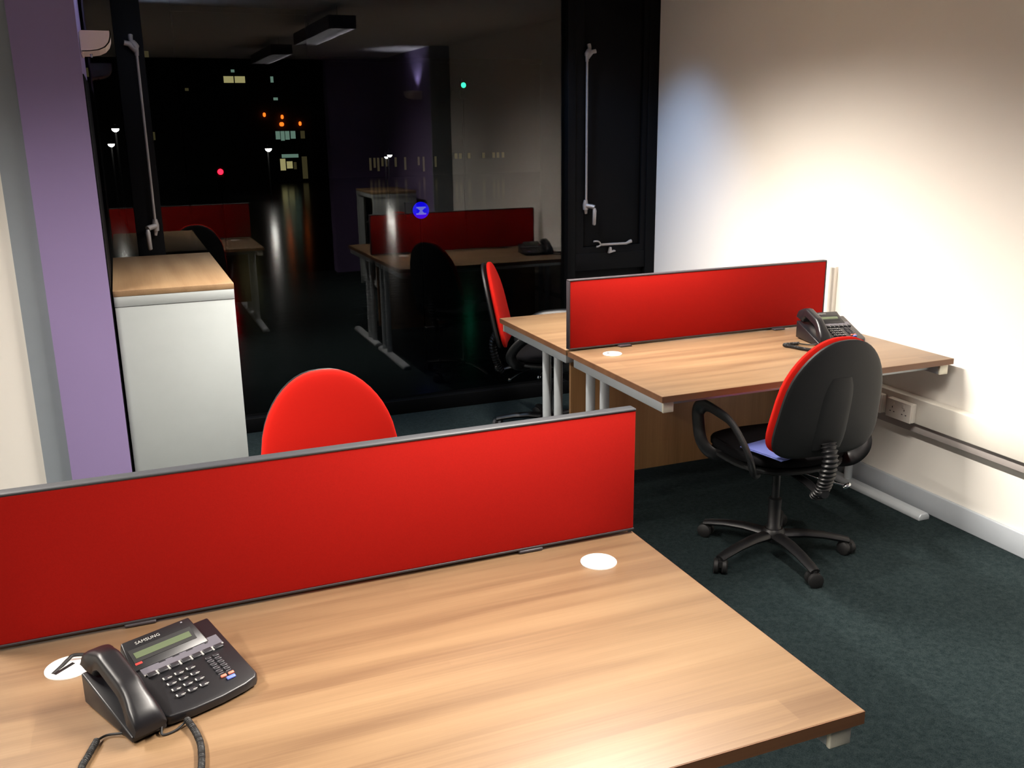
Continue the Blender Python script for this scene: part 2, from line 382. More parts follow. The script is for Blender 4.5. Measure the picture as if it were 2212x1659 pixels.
# ------------------------------------------------------------------ desks
DW, DD, DH = 1.387, .80, .73
def rounded_box(mb, x0, x1, y0, y1, z0, z1): mb.box(x0, x1, y0, y1, z0, z1)
def make_desk():
    """origin: centre of the BACK edge on the floor, user sits on -y side"""
    t = thing('desk', 'x', 'desk')
    tp = MB().box(-DW/2, DW/2, -DD, 0, DH-.025, DH).build('desktop', M['desk'], t, bevel=.0015)
    e = MB(); d = .0012
    e.box(-DW/2-d, DW/2+d, -DD-d, -DD+.001, DH-.0245, DH-.001); e.box(-DW/2-d, -DW/2+.001, -DD, 0, DH-.0245, DH-.001); e.box(DW/2-.001, DW/2+d, -DD, 0, DH-.0245, DH-.001)
    e.build('edge_band', M['desk_edge'], tp)
    for s in (-1, 1):
        x = s*(DW/2-.034)
        lg = MB().box(x-.022, x+.022, -DD+.022, -.03, DH-.068, DH-.0255).build('leg_beam', M['metal'], t, bevel=.004)
        MB().box(x-.0225, x+.0225, -DD+.012, -DD+.0225, DH-.0685, DH-.026).build('end_cap', M['cap'], lg, bevel=.003)
        for yy in (-.155, -.285):
            MB().tube([(x, yy, .03), (x, yy, DH-.066)], .021, 16, flat=.8, up=Vector((0, 1, 0))).build('leg', M['metal'], t)
        prof = [(x-.03, 0), (x+.03, 0), (x+.03, .018), (x+.018, .032), (x-.018, .032), (x-.03, .018)]
        MB().prism(prof, -DD+.03, -.04, 'XZ').build('foot', M['metal'], t, bevel=.004)
    MB().box(-DW/2+.056, DW/2-.056, -DD+.07, -DD+.10, DH-.058, DH-.0255).build('front_rail', M['metal'], t, bevel=.003)
    MB().box(-DW/2+.056, DW/2-.056, -.085, -.067, .16, DH-.026).build('modesty_panel', M['modesty'], t, bevel=.001)
    return t
def place(o, x, y, rz, label, group=None):
    o.location = (x, y, 0); o.rotation_euler = (0, 0, rz); o['label'] = label
    if group: o['group'] = group
    return o
NXC = 1.058-DW/2; FXC = 1.735+DW/2
NY, FY = 1.875, 3.669
d0 = make_desk()
place(d0, NXC, NY, 0, 'large wooden desk in the foreground with the telephone nearest the viewer', 'office desks')
place(copy_tree(d0), NXC, NY+.02, PI, 'desk behind the near red screen, tucked up to the middle red chair', 'office desks')
place(copy_tree(d0), FXC, FY, 0, 'wooden desk by the right wall with the black chair drawn up in front', 'office desks')
place(copy_tree(d0), FXC, FY+.02, PI, 'desk nearest the window, behind the far red screen', 'office desks')

def cable_port(x, y, label, slot=True):
    t = thing('cable_port', label, 'cable port', (x, y, DH), 0, 'white desk cable ports')
    MB().lathe([(.041, 0), (.041, .002), (.039, .0035)], 40).build('rim', M['grommet'], t)
    if slot: MB().lathe([(.033, .0030), (.033, .0045)], 32).build('lid', M['grommet'], t)
    return t
cable_port(.907, 1.754, 'plain white round cable port at the right end of the near desk')
g = cable_port(-.186, 1.750, 'white round cable port left of the near telephone with a black cable in it', False)
MB().tube(smooth_path([(.085, -.006, .006), (.05, .012, .008), (.012, .022, .012), (.0, .014, .010), (-.014, .0, .004), (-.026, -.016, .002)]), .0035, 8).build('cable', M['rubber'], g)
MB().box(-.03, .012, -.0035, .0035, .0036, .0046).build('slot', M['black'], g, rot=(0, 0, .75))
g = cable_port(1.884, 3.537, 'small white round cable port on the far desk below the screen end')
MB().lathe([(.007, .0045), (.007, .0055)], 10, Matrix.Translation((-.018, .004, 0))).build('slot', M['black'], g)
cable_port(1.96, 3.79, 'white cable port on the window-side desk, seen mirrored in the glass')
cable_port(.90, 2.02, 'white cable port on the desk behind the near screen, seen mirrored in the glass')

# ------------------------------------------------------------------ desk screens
def screen(xc, y0, wd, label, trim_mat, cl=.038, side='trim_dark'):
    t = thing('desk_screen', label, 'desk screen', (xc, y0+.015, DH), 0, 'red desk screens')
    h0, h1 = .008, .314
    ins = .0005 if side == 'red' else .006
    pn = MB().box(-wd/2+ins, wd/2-ins, -.013, .013, h0+.004, h1-.006).build('fabric_panel', M['red'], t, bevel=.003, seg=2)
    MB().box(-wd/2, wd/2, -.0145, .0145, h1-.007, h1).build('top_trim', trim_mat, t, bevel=.003)
    MB().box(-wd/2, wd/2, -.0145, .0145, h0, h0+.005).build('bottom_trim', M['trim_dark'], t, bevel=.001)
    for s in (-1, 1):
        if side != 'red': MB().box(s*(wd/2-.003)-.003, s*(wd/2-.003)+.003, -.0140, .0140, h0+.004, h1-.006).build('side_trim', M[side], t, bevel=.001)
        b = MB(); x = s*(wd/2-.27)
        b.box(x-.03, x+.03, -cl, cl, 0.0005, .008); b.build('clamp', M['trim_dark'], t, bevel=.003)
    return t
screen(NXC, 1.862, DW, 'long red fabric desk screen with silver top edge across the foreground', M['trim'], .017, 'red')
screen(FXC-.012, 3.654, DW-.02, 'red fabric desk screen on the far desks by the right wall', M['trim_dark'])

# ------------------------------------------------------------------ telephones
def text_mesh(body, size, name, mat, parent, loc, rot):
    cu = bpy.data.curves.new(name, 'FONT'); cu.body = body; cu.size = size; cu.align_x = 'CENTER'; cu.extrude = .0002
    cu.space_character = 1.05
    to = bpy.data.objects.new(name, cu); C.objects.link(to)
    me = bpy.data.meshes.new_from_object(to); bpy.data.objects.remove(to); bpy.data.curves.remove(cu)
    me.materials.clear(); me.materials.append(mat)
    o = bpy.data.objects.new(name, me); C.objects.link(o); o.parent = parent; o.location = loc; o.rotation_euler = rot
    return o
SL = math.atan2(.040, .20)                       # slope of the key face
def make_phone():
    """origin under the centre; +y to the back; handset on the left"""
    t = thing('desk_telephone', 'x', 'telephone')
    zf, zb = .022, .068
    def fz(y): return zf+(y+.10)/.205*(zb-zf)
    # body: wedge with rounded front corners
    n = 7; xs0, xs1 = -.045, .125
    front = []
    pts = [(xs0, .105), (xs0, -.098), (xs0+.004, -.104), (.00, -.112), (.05, -.114), (.095, -.110), (.117, -.104), (.124, -.094), (xs1, .105)]
    m = len(pts); vs = [(x, y, .004) for x, y in pts]+[(x, y, fz(y)) for x, y in pts]
    fs = [tuple(range(m-1, -1, -1)), tuple(range(m, 2*m))]+[(i, (i+1) % m, m+(i+1) % m, m+i) for i in range(m)]
    MB().add(vs, fs).build('body', M['phone'], t, bevel=.0035, seg=3)
    # cradle on the left, lower than the keys
    pts = [(-.108, .100), (-.104, -.105), (-.046, -.105), (-.046, .100)]
    vs = [(x, y, .004) for x, y in pts]+[(x, y, fz(y)-.006) for x, y in pts]
    fs = [(3, 2, 1, 0), (4, 5, 6, 7)]+[(i, (i+1) % 4, 4+(i+1) % 4, 4+i) for i in range(4)]
    MB().add(vs, fs).build('cradle', M['phone'], t, bevel=.003)
    # rubber feet
    for (x, y) in ((-.09, -.09), (.1, -.09), (-.09, .085), (.1, .085)):
        MB().lathe([(.007, 0), (.007, .0045)], 12, Matrix.Translation((x, y, 0))).build('rubber_foot', M['rubber'], t)
    R = Matrix.Translation((.042, -.10, zf)) @ Matrix.Rotation(math.atan2(zb-zf, .205), 4, 'X')   # key plane: local y runs up the face
    def face(name, mat, x0, x1, y0, y1, z0, z1, parent=None, bevel=0, M2=None):
        cx, cy = (x0+x1)/2, (y0+y1)/2
        o = MB().box(x0-cx, x1-cx, y0-cy, y1-cy, z0, z1).build(name, mat, parent or t, bevel=bevel)
        o.matrix_local = (M2 or R) @ Matrix.Translation((cx, cy, 0)); return o
    # display hood, tilted a little more, standing proud at the back
    D = Matrix.Translation((.018, .055, fz(.055)-.004)) @ Matrix.Rotation(.42, 4, 'X')
    hood = MB().add([(-.063, -.018, -.006), (.078, -.018, -.006), (.070, .056, -.012), (-.055, .056, -.012), (-.063, -.018, .010), (.078, -.018, .010), (.070, .056, .010), (-.055, .056, .010)],
                    [(3, 2, 1, 0), (4, 5, 6, 7), (0, 1, 5, 4), (1, 2, 6, 5), (2, 3, 7, 6), (3, 0, 4, 7)]).build('display_hood', M['phone'], t, bevel=.0025)
    hood.matrix_local = D
    face('lcd_bezel', M['black'], -.052, .062, .0, .032, .009, .0108, hood, M2=Matrix())
    face('lcd', M['lcd'], -.046, .056, .008, .022, .0100, .0114, hood, M2=Matrix())
    text_mesh('SAMSUNG', .0095, 'lettering', M['key_print'], hood, (-.012, .0395, .0105), (0, 0, 0))
    face('red_mark', M['led_red'], -.052, -.040, -.006, -.001, .010, .0106, hood, M2=Matrix())
    face('corner_lamp', M['key_light'], .052, .055, .048, .051, .010, .0108, hood, M2=Matrix())
    # grey label strip with seven soft keys below it
    face('label_strip', M['phone_grey'], -.074, .072, .120, .150, .0, .0016)
    face('strip_edge', M['key_print'], -.074, .072, .1175, .1205, .0, .0018)
    for k in range(7):
        x = -.063+k*.0205
        face('soft_key', M['key'], x-.008, x+.008, .108, .120, .0, .0040, bevel=.001)
        if k < 6: face('key_gap', M['key_print'], x+.0085, x+.012, .109, .1205, .0, .0016)
    for k, x in enumerate((-.035, -.010, .015)):
        face('label_print', M['key'], x-.006, x+.006, .136, .139, .001, .0020)
        face('label_print', M['key'], x-.006, x+.001, .1405, .1425, .001, .0020)
    face('microphone_mark', M['key'], .044, .050, .1350, .143, .001, .0022, bevel=.001)
    # keypad
    for r in range(4):
        for c_ in range(3):
            x, y = -.047+c_*.021, .032+r*.0185
            k = face('number_key', M['key'], x-.0065, x+.0065, y-.005, y+.005, .0, .0040, bevel=.0012)
            face('key_figure', M['key_print'], -.0045, -.0022, -.0030, .0030, .0038, .0044, k, M2=Matrix.Translation((-.0033, 0, 0)))
            face('key_figure', M['key_print'], -.002, .0055, -.0008, .0008, .0038, .0044, k, M2=Matrix.Translation((.0022, -.0022, 0)))
    # function keys, two columns
    for r in range(5):
        for c_ in range(2):
            x, y = .031+c_*.014, .093-r*.0115
            face('function_key', M['key'], x-.0052, x+.0052, y-.0036, y+.0036, .0, .0036, bevel=.001)
            face('key_print', M['key_light'], x-.0045, x+.0045, y-.0055, y-.0045, .0, .0012)
    face('red_key', M['key_orange'], .026, .036, .028, .034, .0, .0040, bevel=.001)
    face('red_key', M['key_orange'], .040, .050, .028, .034, .0, .0040, bevel=.001)
    face('blue_key', M['led_blue'], .032, .048, .0165, .0245, .0, .0040, bevel=.0015)
    # handset: arched bar with two heads
    yA, yB = -.118, .112
    prof = []
    NS = 26
    secs = []
    for i in range(NS+1):
        s = i/NS; y = yA+(yB-yA)*s
        arch = math.sin(PI*s)
        top = fz(y)+.020+.034*min(1, (arch*1.25))**.8
        heads = max(0, 1-min(s, 1-s)/.24)
        bot = fz(y)-.001 if min(s, 1-s) < .20 else fz(y)+.006+.020*min(1, (min(s, 1-s)-.20)/.12)
        if s < .02 or s > .98: top -= .006
        wd = .0225+.0055*max(0, min(1, heads*2))
        secs.append((y, bot, top, wd))
    vs = []; fs = []; n = 14
    for (y, b0, t0, wd) in secs:
        for k in range(n):
            a = 2*PI*k/n; ca, sa = math.cos(a), math.sin(a)
            q = .55
            xx = math.copysign(abs(ca)**q, ca)*wd; zz = math.copysign(abs(sa)**q, sa)
            if zz > 0: xx *= .86
            vs.append((-.078+xx, y, (b0+t0)/2+zz*(t0-b0)/2))
    for i in range(NS):
        for k in range(n):
            k2 = (k+1) % n; fs.append((i*n+k, i*n+k2, (i+1)*n+k2, (i+1)*n+k))
    fs.append(tuple(range(n-1, -1, -1))); fs.append(tuple(NS*n+k for k in range(n)))
    MB().add(vs, fs, True).build('handset', M['phone'], t)
    return t
def coil(path, r=.0042, turns_per_m=260, wire=.0016, ring=12):
    """helix following a polyline"""
    P = smooth_path(path, 24); L = [0]
    for a, b in zip(P, P[1:]): L.append(L[-1]+(b-a).length)
    tot = L[-1]; N = int(tot*turns_per_m*ring); out = []; j = 0
    for i in range(N+1):
        s = tot*i/N
        while j < len(L)-2 and L[j+1] < s: j += 1
        f = (s-L[j])/max(1e-9, L[j+1]-L[j]); p = P[j].lerp(P[j+1], f); d = (P[j+1]-P[j]).normalized()
        u = Vector((0, 0, 1)); sd = d.cross(u).normalized(); u = sd.cross(d)
        a = 2*PI*i/ring; out.append(p+sd*math.cos(a)*r+u*math.sin(a)*r)
    return out
ph = make_phone()
def put_phone(o, x, y, rz, label): o.location = (x, y, DH); o.rotation_euler = (0, 0, rz); o['label'] = label; o['group'] = 'black desk telephones'; return o
P2 = copy_tree(ph); P3 = copy_tree(ph)
put_phone(ph, -.019, 1.581, .42, 'black desk telephone with grey label strip on the near desk').scale = (1.025, .84, 1)
put_phone(P2, 2.875, 3.345, -.20, 'black desk telephone on the far desk behind the black chair back').scale = (1, 1, 1.35)
put_phone(P3, 2.93, 4.13, PI+.15, 'black desk telephone on the window-side desk, seen mirrored in the glass')
def cord(o, pts, coil_pts, end_pts):
    b = MB().tube(smooth_path(pts), .0022, 8); b.tube(smooth_path(end_pts), .0022, 8)
    b.build('cord_lead', M['rubber'], o)
    MB().tube(coil(coil_pts), .0017, 5).build('coiled_cord', M['rubber'], o)
cord(ph, [(-.098, -.085, .016), (-.105, -.060, .006), (-.122, -.042, .004), (-.140, -.048, .006)],
     [(-.140, -.048, .006), (-.165, -.082, .006), (-.188, -.118, .006), (-.21, -.21, .006), (-.19, -.31, .006), (-.125, -.35, .006), (-.075, -.295, .006), (-.039, -.222, .006), (-.024, -.170, .006), (-.018, -.119, .010)],
     [(-.055, -.104, .010), (-.060, -.119, .003), (-.040, -.124, .003), (-.018, -.119, .008)])
cord(P2, [(-.078, -.116, .030), (-.10, -.09, .010), (-.13, -.06, .004), (-.165, -.045, .006)],
     [(-.165, -.045, .007), (-.24, -.055, .007), (-.225, -.095, .007), (-.18, -.17, .007), (-.12, -.21, .007), (-.07, -.17, .007)],
     [(-.055, -.104, .010), (-.06, -.13, .003), (-.07, -.17, .008)])
cord(P3, [(-.078, -.116, .030), (-.09, -.13, .010), (-.12, -.14, .004), (-.15, -.14, .006)],
     [(-.15, -.14, .007), (-.19, -.10, .007), (-.20, -.04, .007), (-.16, -.02, .007)],
     [(-.16, -.02, .007), (-.14, -.01, .003), (-.11, .0, .008)])

# ------------------------------------------------------------------ chairs
def disc_panel(name, mat, parent, W, Hh, zc, taper, nexp, y_of, thick, bulge, nr=9, nt=44, back=False, edge=.5, inset=0.0):
    """rounded panel in the xz plane; y_of(x,z) gives its mid surface, thick its thickness, bulge on the +y side"""
    def outl(t):
        c, s = math.cos(t), math.sin(t)
        ne = 2.45 if s > 0 else 4.6
        x = math.copysign(abs(c)**(2/ne), c); z = math.copysign(abs(s)**(2/ne), s)
        return x*(W-inset)*(1-taper*z-.10*max(0, z)**2), z*(Hh-inset)
    vs = []; fs = []
    def surf(side):
        k0 = len(vs)
        for i in range(nr+1):
            r = math.sin(i/nr*PI/2)
            for j in range(nt):
                t = 2*PI*j/nt; x, z = outl(t); x *= r; z *= r
                e = max(0, 1-r**4)**edge
                y = y_of(x, z+zc) + side*(thick/2*(.35+.65*e)) + (bulge*(1-r*r) if side > 0 else 0)
                vs.append((x, y, z+zc))
        for i in range(nr):
            for j in range(nt):
                j2 = (j+1) % nt; fs.append((k0+i*nt+j, k0+i*nt+j2, k0+(i+1)*nt+j2, k0+(i+1)*nt+j))
        return k0
    a = surf(1); b = surf(-1)
    for j in range(nt):
        j2 = (j+1) % nt; fs.append((a+nr*nt+j, a+nr*nt+j2, b+nr*nt+j2, b+nr*nt+j))
    m = MB().add(vs, fs, True); o = m.build(name, mat, parent)
    return o
def make_chair(arms=True):
    """origin on the floor under the hub; sitter faces +y"""
    t = thing('office_chair', 'x', 'office chair')
    def yb(x, z): return -.270-.22*(z-.60)*.9+.35*x*x*1.1+.05*max(0, (.62-z))   # reclined, wrapping
    disc_panel('backrest_cushion', M['red_chair'], t, .211, .225, .738, .13, 2.55, lambda x, z: yb(x, z)+.012, .034, .016)
    disc_panel('back_shell', M['shell'], t, .207, .226, .733, .13, 2.6, lambda x, z: yb(x, z)-.020, .028, -.0)
    # raised centre spine on the shell
    sp = []
    for k in range(9):
        z = .54+.28*k/8; sp.append((0, yb(0, z)-.031, z))
    MB().tube(sp, [.06, .066, .068, .068, .067, .066, .064, .058, .045], 14, flat=.10, up=Vector((0, 1, 0))).build('spine_cover', M['shell'], t)
    # bellows over the back stem
    st = smooth_path([(0, yb(0, .56)-.035, .565), (0, -.315, .51), (0, -.305, .44), (0, -.285, .385), (0, -.255, .345)], 12)
    P = []; R_ = []
    for i, p in enumerate(st):
        for q in (0, .5):
            j = min(i+1, len(st)-1); P.append(p.lerp(st[j], q)); R_.append(.026 if q == 0 and i % 3 == 0 else (.034 if i % 3 == 1 else .029))
    MB().tube(P[:-1], R_[:-1], 14, flat=.62, up=Vector((0, 1, 0))).build('bellows', M['black'], t)
    MB().tube([(0, -.29, .352), (0, -.20, .375), (0, -.05, .385)], [.018, .02, .02], 10, flat=.5).build('back_bar', M['black'], t)
    # knob behind
    MB().lathe([(.010, -.02), (.010, .0), (.021, .004), (.024, .018), (.018, .028)], 14, Matrix.Translation((0, -.275, .37)) @ Matrix.Rotation(PI/2, 4, 'X')).build('adjusting_knob', M['black'], t)
    # seat
    def seat(name, mat, z0, th, W, L, bul):
        vs = []; fs = []; nr, nt = 8, 40
        for side in (1, -1):
            k0 = len(vs)
            for i in range(nr+1):
                r = math.sin(i/nr*PI/2)
                for j in range(nt):
                    a = 2*PI*j/nt; c, s = math.cos(a), math.sin(a)
                    x = math.copysign(abs(c)**.72, c)*W*(1+.05*s)*r; y = math.copysign(abs(s)**.72, s)*L*r
                    e = max(0, 1-r**5)**.5
                    z = z0+side*th/2*(.3+.7*e)+(bul*(1-r*r) if side > 0 else 0)-.25*max(0, y-.12)**2*2+.10*x*x
                    vs.append((x, y+.01, z))
            for i in range(nr):
                for j in range(nt):
                    j2 = (j+1) % nt; fs.append((k0+i*nt+j, k0+i*nt+j2, k0+(i+1)*nt+j2, k0+(i+1)*nt+j))
        A = nr*nt; B = (nr+1)*nt+nr*nt
        for j in range(nt): fs.append((A+j, A+(j+1) % nt, B+(j+1) % nt, B+j))
        MB().add(vs, fs, True).build(name, mat, t)
    seat('seat_cushion', M['black_fabric'], .462, .055, .235, .225, .010)
    seat('seat_shell', M['shell'], .425, .030, .232, .222, 0)
    MB().box(-.09, .09, -.10, .10, .375, .412).build('mechanism', M['black'], t, bevel=.012)
    # lever with chrome ball ends
    lv = MB().tube(smooth_path([(.05, -.02, .39), (.14, -.03, .385), (.20, -.04, .375)]), .005, 8).build('lever', M['black'], t)
    MB().lathe([(.004, -.02), (.010, -.014), (.012, 0), (.010, .014), (.004, .02)], 12, Matrix.Translation((.215, -.043, .372)) @ Matrix.Rotation(PI/2, 4, 'Y')).build('lever_tip', M['chrome'], lv)
    lv = MB().tube(smooth_path([(.04, -.09, .38), (.10, -.16, .36), (.16, -.20, .345)]), .0045, 8).build('lever', M['chrome'], t)
    MB().lathe([(.004, -.018), (.009, -.012), (.010, 0), (.009, .012), (.004, .018)], 12, Matrix.Translation((.17, -.207, .343)) @ Matrix.Rotation(1.2, 4, 'Y')).build('lever_tip', M['chrome'], lv)
    # gas column
    MB().lathe([(.030, .085), (.030, .12), (.025, .125), (.025, .24), (.015, .245), (.015, .38)], 20).build('gas_column', M['black'], t)
    MB().lathe([(.030, .060), (.046, .068), (.048, .10), (.036, .115)], 20).build('hub', M['black'], t)
    for k in range(5):
        a = PI/2+2*PI*k/5-math.radians(39)
        d = Vector((math.cos(a), math.sin(a), 0)); nrm = Vector((-d.y, d.x, 0))
        pts = [d*.035+Vector((0, 0, .088)), d*.12+Vector((0, 0, .090)), d*.20+Vector((0, 0, .082)), d*.27+Vector((0, 0, .068)), d*.300+Vector((0, 0, .060))]
        lg = MB().tube(pts, [.030, .027, .024, .022, .020], 10, flat=.62).build('base_leg', M['black'], t)
        c = MB(); cx = d*.295
        ca = a+.9+k*.7; wd = Vector((math.cos(ca), math.sin(ca), 0))
        for s in (-1, 1):
            T = Matrix.Translation(cx+wd*s*.016+Vector((0, 0, .029))) @ Matrix.Rotation(ca, 4, 'Z') @ Matrix.Rotation(PI/2, 4, 'Y')
            c.lathe([(.023, -.010), (.029, -.007), (.029, .007), (.022, .012)], 18, T)
        c.tube([cx+Vector((0, 0, .022)), cx+Vector((0, 0, .062))], .009, 8)
        T = Matrix.Translation(cx) @ Matrix.Rotation(ca, 4, 'Z')
        c.box(-.008, .008, -.020, .020, .030, .053, T)
        c.build('caster', M['rubber'], lg)
    if arms:
        for s in (-1, 1):
            pts = smooth_path([(s*.17, .06, .418), (s*.235, .10, .425), (s*.265, .135, .47), (s*.272, .155, .55), (s*.272, .155, .595), (s*.272, .11, .625),
                               (s*.270, .02, .624), (s*.266, -.07, .608), (s*.262, -.15, .555), (s*.250, -.19, .49), (s*.22, -.16, .435), (s*.17, -.11, .418)], 7)
            MB().tube(pts, .029, 12, flat=.40, up=Vector((0, 1, .3))).build('armrest', M['black'], t)
    return t
ch = make_chair()
def put_chair(o, x, y, facing, label):     # facing: direction the sitter looks, degrees from +x
    o.location = (x, y, 0); o.rotation_euler = (0, 0, math.radians(facing-90)); o['label'] = label; o['group'] = 'red and black office chairs'; return o
C2 = copy_tree(ch); C3 = copy_tree(ch)
put_chair(ch, 2.28, 2.89, 87, 'chair with its black plastic back to the viewer, at the desk by the wall')
put_chair(C2, .525, 2.535, -88, 'office chair showing only its rounded red backrest above the near red screen')
put_chair(C3, 2.12, 4.735, -27, 'office chair seen edge-on with red cushion beside the window, at the window-side desk')
bk = thing('booklet', 'pale blue folded booklet lying on the seat of the chair by the right wall', 'booklet', (2.15, 2.755, .500), .2)
MB().box(-.07, .07, -.10, .10, 0, .004).build('cover', M['blue_booklet'], bk, bevel=.001)
MB().box(-.068, .068, -.098, .098, .0042, .007).build('pages', M['blue_booklet'], bk)
tag(MB().box(-.085, .085, -.12, .12, 0, .0015).build('paper_sheet', M['paper'], None, loc=(2.11, 4.11, DH+.0008), rot=(0, 0, -1.3)), 'pale blue sheet of paper on the window-side desk, seen mirrored in the glass', 'paper')

# ------------------------------------------------------------------ cabinets
def make_cabinet(L, label, x0, x1, y0, y1, open_side):
    """tambour cabinet; opening on +x (1) or -x (-1)"""
    H = 1.047
    t = thing('storage_cabinet', label, 'cabinet', ((x0+x1)/2, (y0+y1)/2, 0), 0, 'white storage cabinets with wooden tops')
    w, d = (x1-x0)/2, (y1-y0)/2
    MB().box(-w-.002, w+.002, -d-.002, d+.002, H-.025, H).build('top', M['cab_top'], t, bevel=.0012)
    MB().box(-w, w, -d, -d+.020, .0, H-.070).build('side_panel', M['cabinet'], t, bevel=.001)
    MB().box(-w, w, d-.020, d, .0, H-.070).build('side_panel', M['cabinet'], t, bevel=.001)
    b = MB(); b.box(-w-.001, w+.001, -d-.0015, d+.0015, H-.068, H-.0255); b.build('top_rail', M['cabinet'], t, bevel=.001)
    s = open_side
    MB().box(-s*w, -s*(w-.015), -d+.02, d-.02, .0, H-.07).build('back_panel', M['cabinet'], t)
    MB().box(-w+.015, w-.01, -d+.02, d-.02, .04, .065).build('bottom', M['cabinet'], t)
    for z in (.38, .70): MB().box(-w+.016, w-.04, -d+.02, d-.02, z, z+.018).build('shelf', M['cab_dark'], t)
    # opening frame and the part-closed slatted tambour
    for e in (-1, 1):
        MB().box(min(s*(w-.02), s*w), max(s*(w-.02), s*w), e*(d-.02)-(.03 if e > 0 else 0), e*(d-.02)+(.03 if e < 0 else 0), .065, H-.07).build('stile', M['cabinet'], t)
    for k in range(int(d*.7/.022)):
        y = -d+.052+k*.022
        MB().box(min(s*(w-.012), s*(w-.022)), max(s*(w-.012), s*(w-.022)), y, y+.0195, .066, H-.071).build('tambour_slat', M['cabinet'], t)
    MB().box(min(s*(w-.018), s*w), max(s*(w-.018), s*w), -d+.052+int(d*.7/.022)*.022, -d+.072+int(d*.7/.022)*.022, .066, H-.071).build('handle', M['cab_dark'], t)
    return t
make_cabinet(0, 'white storage cabinet with wooden top beside the purple column', COLX1+.012, .403, 4.22, 5.385, 1)
make_cabinet(0, 'white tambour cabinet against the purple pier, seen mirrored in the glass', 2.40, 2.86, .36, 1.12, -1)

# ------------------------------------------------------------------ uplighters
def uplighter(x, y, z, rz, label):
    t = thing('wall_uplighter', label, 'wall light', (x, y, z), rz, 'wall uplighters')
    # bowl: side profile projecting to +x, extruded along y
    prof = [(0, .0), (.112, .0), (.1135, -.006), (.112, -.024), (.104, -.045), (.088, -.062), (.064, -.073), (.03, -.078), (0, -.079)]
    inner = [(0.006, -.003), (.106, -.003), (.104, -.026), (.092, -.048), (.06, -.066), (.006, -.071)]
    m = MB(); L2 = .15
    n = len(prof)
    # walls of the bowl (open top)
    for (yy0, yy1) in ((-L2, -L2+.004), (L2-.004, L2)):
        m.prism(prof, yy0, yy1, 'XZ')
    for i in range(1, n-1):
        a, b_ = prof[i], prof[i+1]
        ia = (a[0]*.955, a[1]*.955+.0); ib = (b_[0]*.955, b_[1]*.955)
        m.prism([a, b_, ib, ia], -L2, L2, 'XZ')
    m.build('bowl', M['uplighter'], t)
    MB().box(-.004, .002, -L2*.9, L2*.9, -.085, -.004).build('wall_plate', M['uplighter'], t)
    MB().tube([(.03, 0, -.078), (.032, 0, -.092)], [.006, .004], 8).build('finial', M['chrome'], t)
    MB().tube([(.05, -.06, -.03), (.05, .06, -.03)], .009, 10).build('bulb', M['cap'], t)
    return t
uplighter(COLX1+.006, 4.45, 2.068, 0, 'cream half-bowl wall uplighter on the purple column')
uplighter(2.972, .95, 2.05, PI, 'wall uplighter on the rear purple pier, seen mirrored in the glass')

# ------------------------------------------------------------------ ceiling luminaires
def luminaire(x, y0, y1, label):
    L2 = (y1-y0)/2
    t = thing('louvre_luminaire', label, 'ceiling light', (x, (y0+y1)/2, LUM_Z), 0, 'suspended louvred luminaires')
    b = MB(); b.box(-.09, .09, -L2, L2, .068, .082); b.box(-.09, -.082, -L2, L2, 0, .068); b.box(.082, .09, -L2, L2, 0, .068)
    b.box(-.09, .09, -L2, -L2+.012, 0, .068); b.box(-.09, .09, L2-.012, L2, 0, .068)
    b.build('housing', M['lum_body'], t)
    n = 12
    for k in range(1, n):
        y = -L2+2*L2*k/n
        MB().box(-.080, .080, y-.0008, y+.0008, 0, .010).build('louvre_blade', M['louvre'], t)
    MB().box(-.0008, .0008, -L2+.012, L2-.012, 0, .010).build('louvre_rib', M['louvre'], t)
    for e in (-1, 1):
        MB().tube([(0, e*(L2-.15), .08), (0, e*(L2-.15), CZ-LUM_Z)], .003, 8).build('suspension_wire', M['hardware'], t)
    return t
for (x, y0, y1), lb in zip(LUMINAIRES, ('suspended louvred luminaire over the far desks, seen mirrored in the glass', 'suspended louvred luminaire over the near desks, seen mirrored in the glass', 'suspended louvred luminaire on the left side near the white wall', 'suspended louvred luminaire at the rear left of the room')):
    luminaire(x, y0, y1, lb)

for dp, lb in ((DOWN, 'round recessed cool white downlight in the ceiling by the window corner'), (DOWN2, 'round recessed cool white downlight in the ceiling at the middle of the window')):
  dl = thing('recessed_downlight', lb, 'ceiling light', (dp[0], dp[1], CZ+.16), 0, 'recessed downlights along the window')
  MB().lathe([(.045, .0), (.06, .0), (.06, -.004), (.045, -.004)], 24).build('rim', M['hardware'], dl)
  MB().lathe([(.044, -.001), (.044, .0)], 24).build('lens', M['grommet'], dl)

# ------------------------------------------------------------------ outside at night
SZ = -3.5
road = box('road', M['asphalt'], -80, 110, 8, 130, SZ-.2, SZ); tag(road, None, None, None, 'structure'); road.name = 'ground'
def at(kx, kz, y): return (kx*y, y, 1.68+kz*y)
def street_lamp(kx, kz, y, label, e='e_white', r=.22):
    x, yy, z = at(kx, kz, y)
    t = thing('street_lamp', label, 'street lamp', (x, yy, SZ), 0, 'street lamps outside')
    h = z-SZ
    MB().tube([(0, .5, 0), (0, .5, h+.35), (0, .35, h+.5), (0, 0, h+.30)], [.08, .05, .05, .05], 8).build('pole', M['street_metal'], t)
    MB().lathe([(r*1.1, .20), (r*1.15, .08), (r, .0)], 14, Matrix.Translation((0, 0, h))).build('hood', M['street_metal'], t)
    MB().lathe([(r*.3, -r*.9), (r*.85, -r*.5), (r, 0)], 14, Matrix.Translation((0, 0, h))).build('lantern', M[e], t)
street_lamp(.1413, -.0183, 80, 'bright white street lamp in the middle of the dark view outside', r=.26)
street_lamp(.0013, .0028, 60, 'upper white street lamp outside, left of the window winder', r=.20)
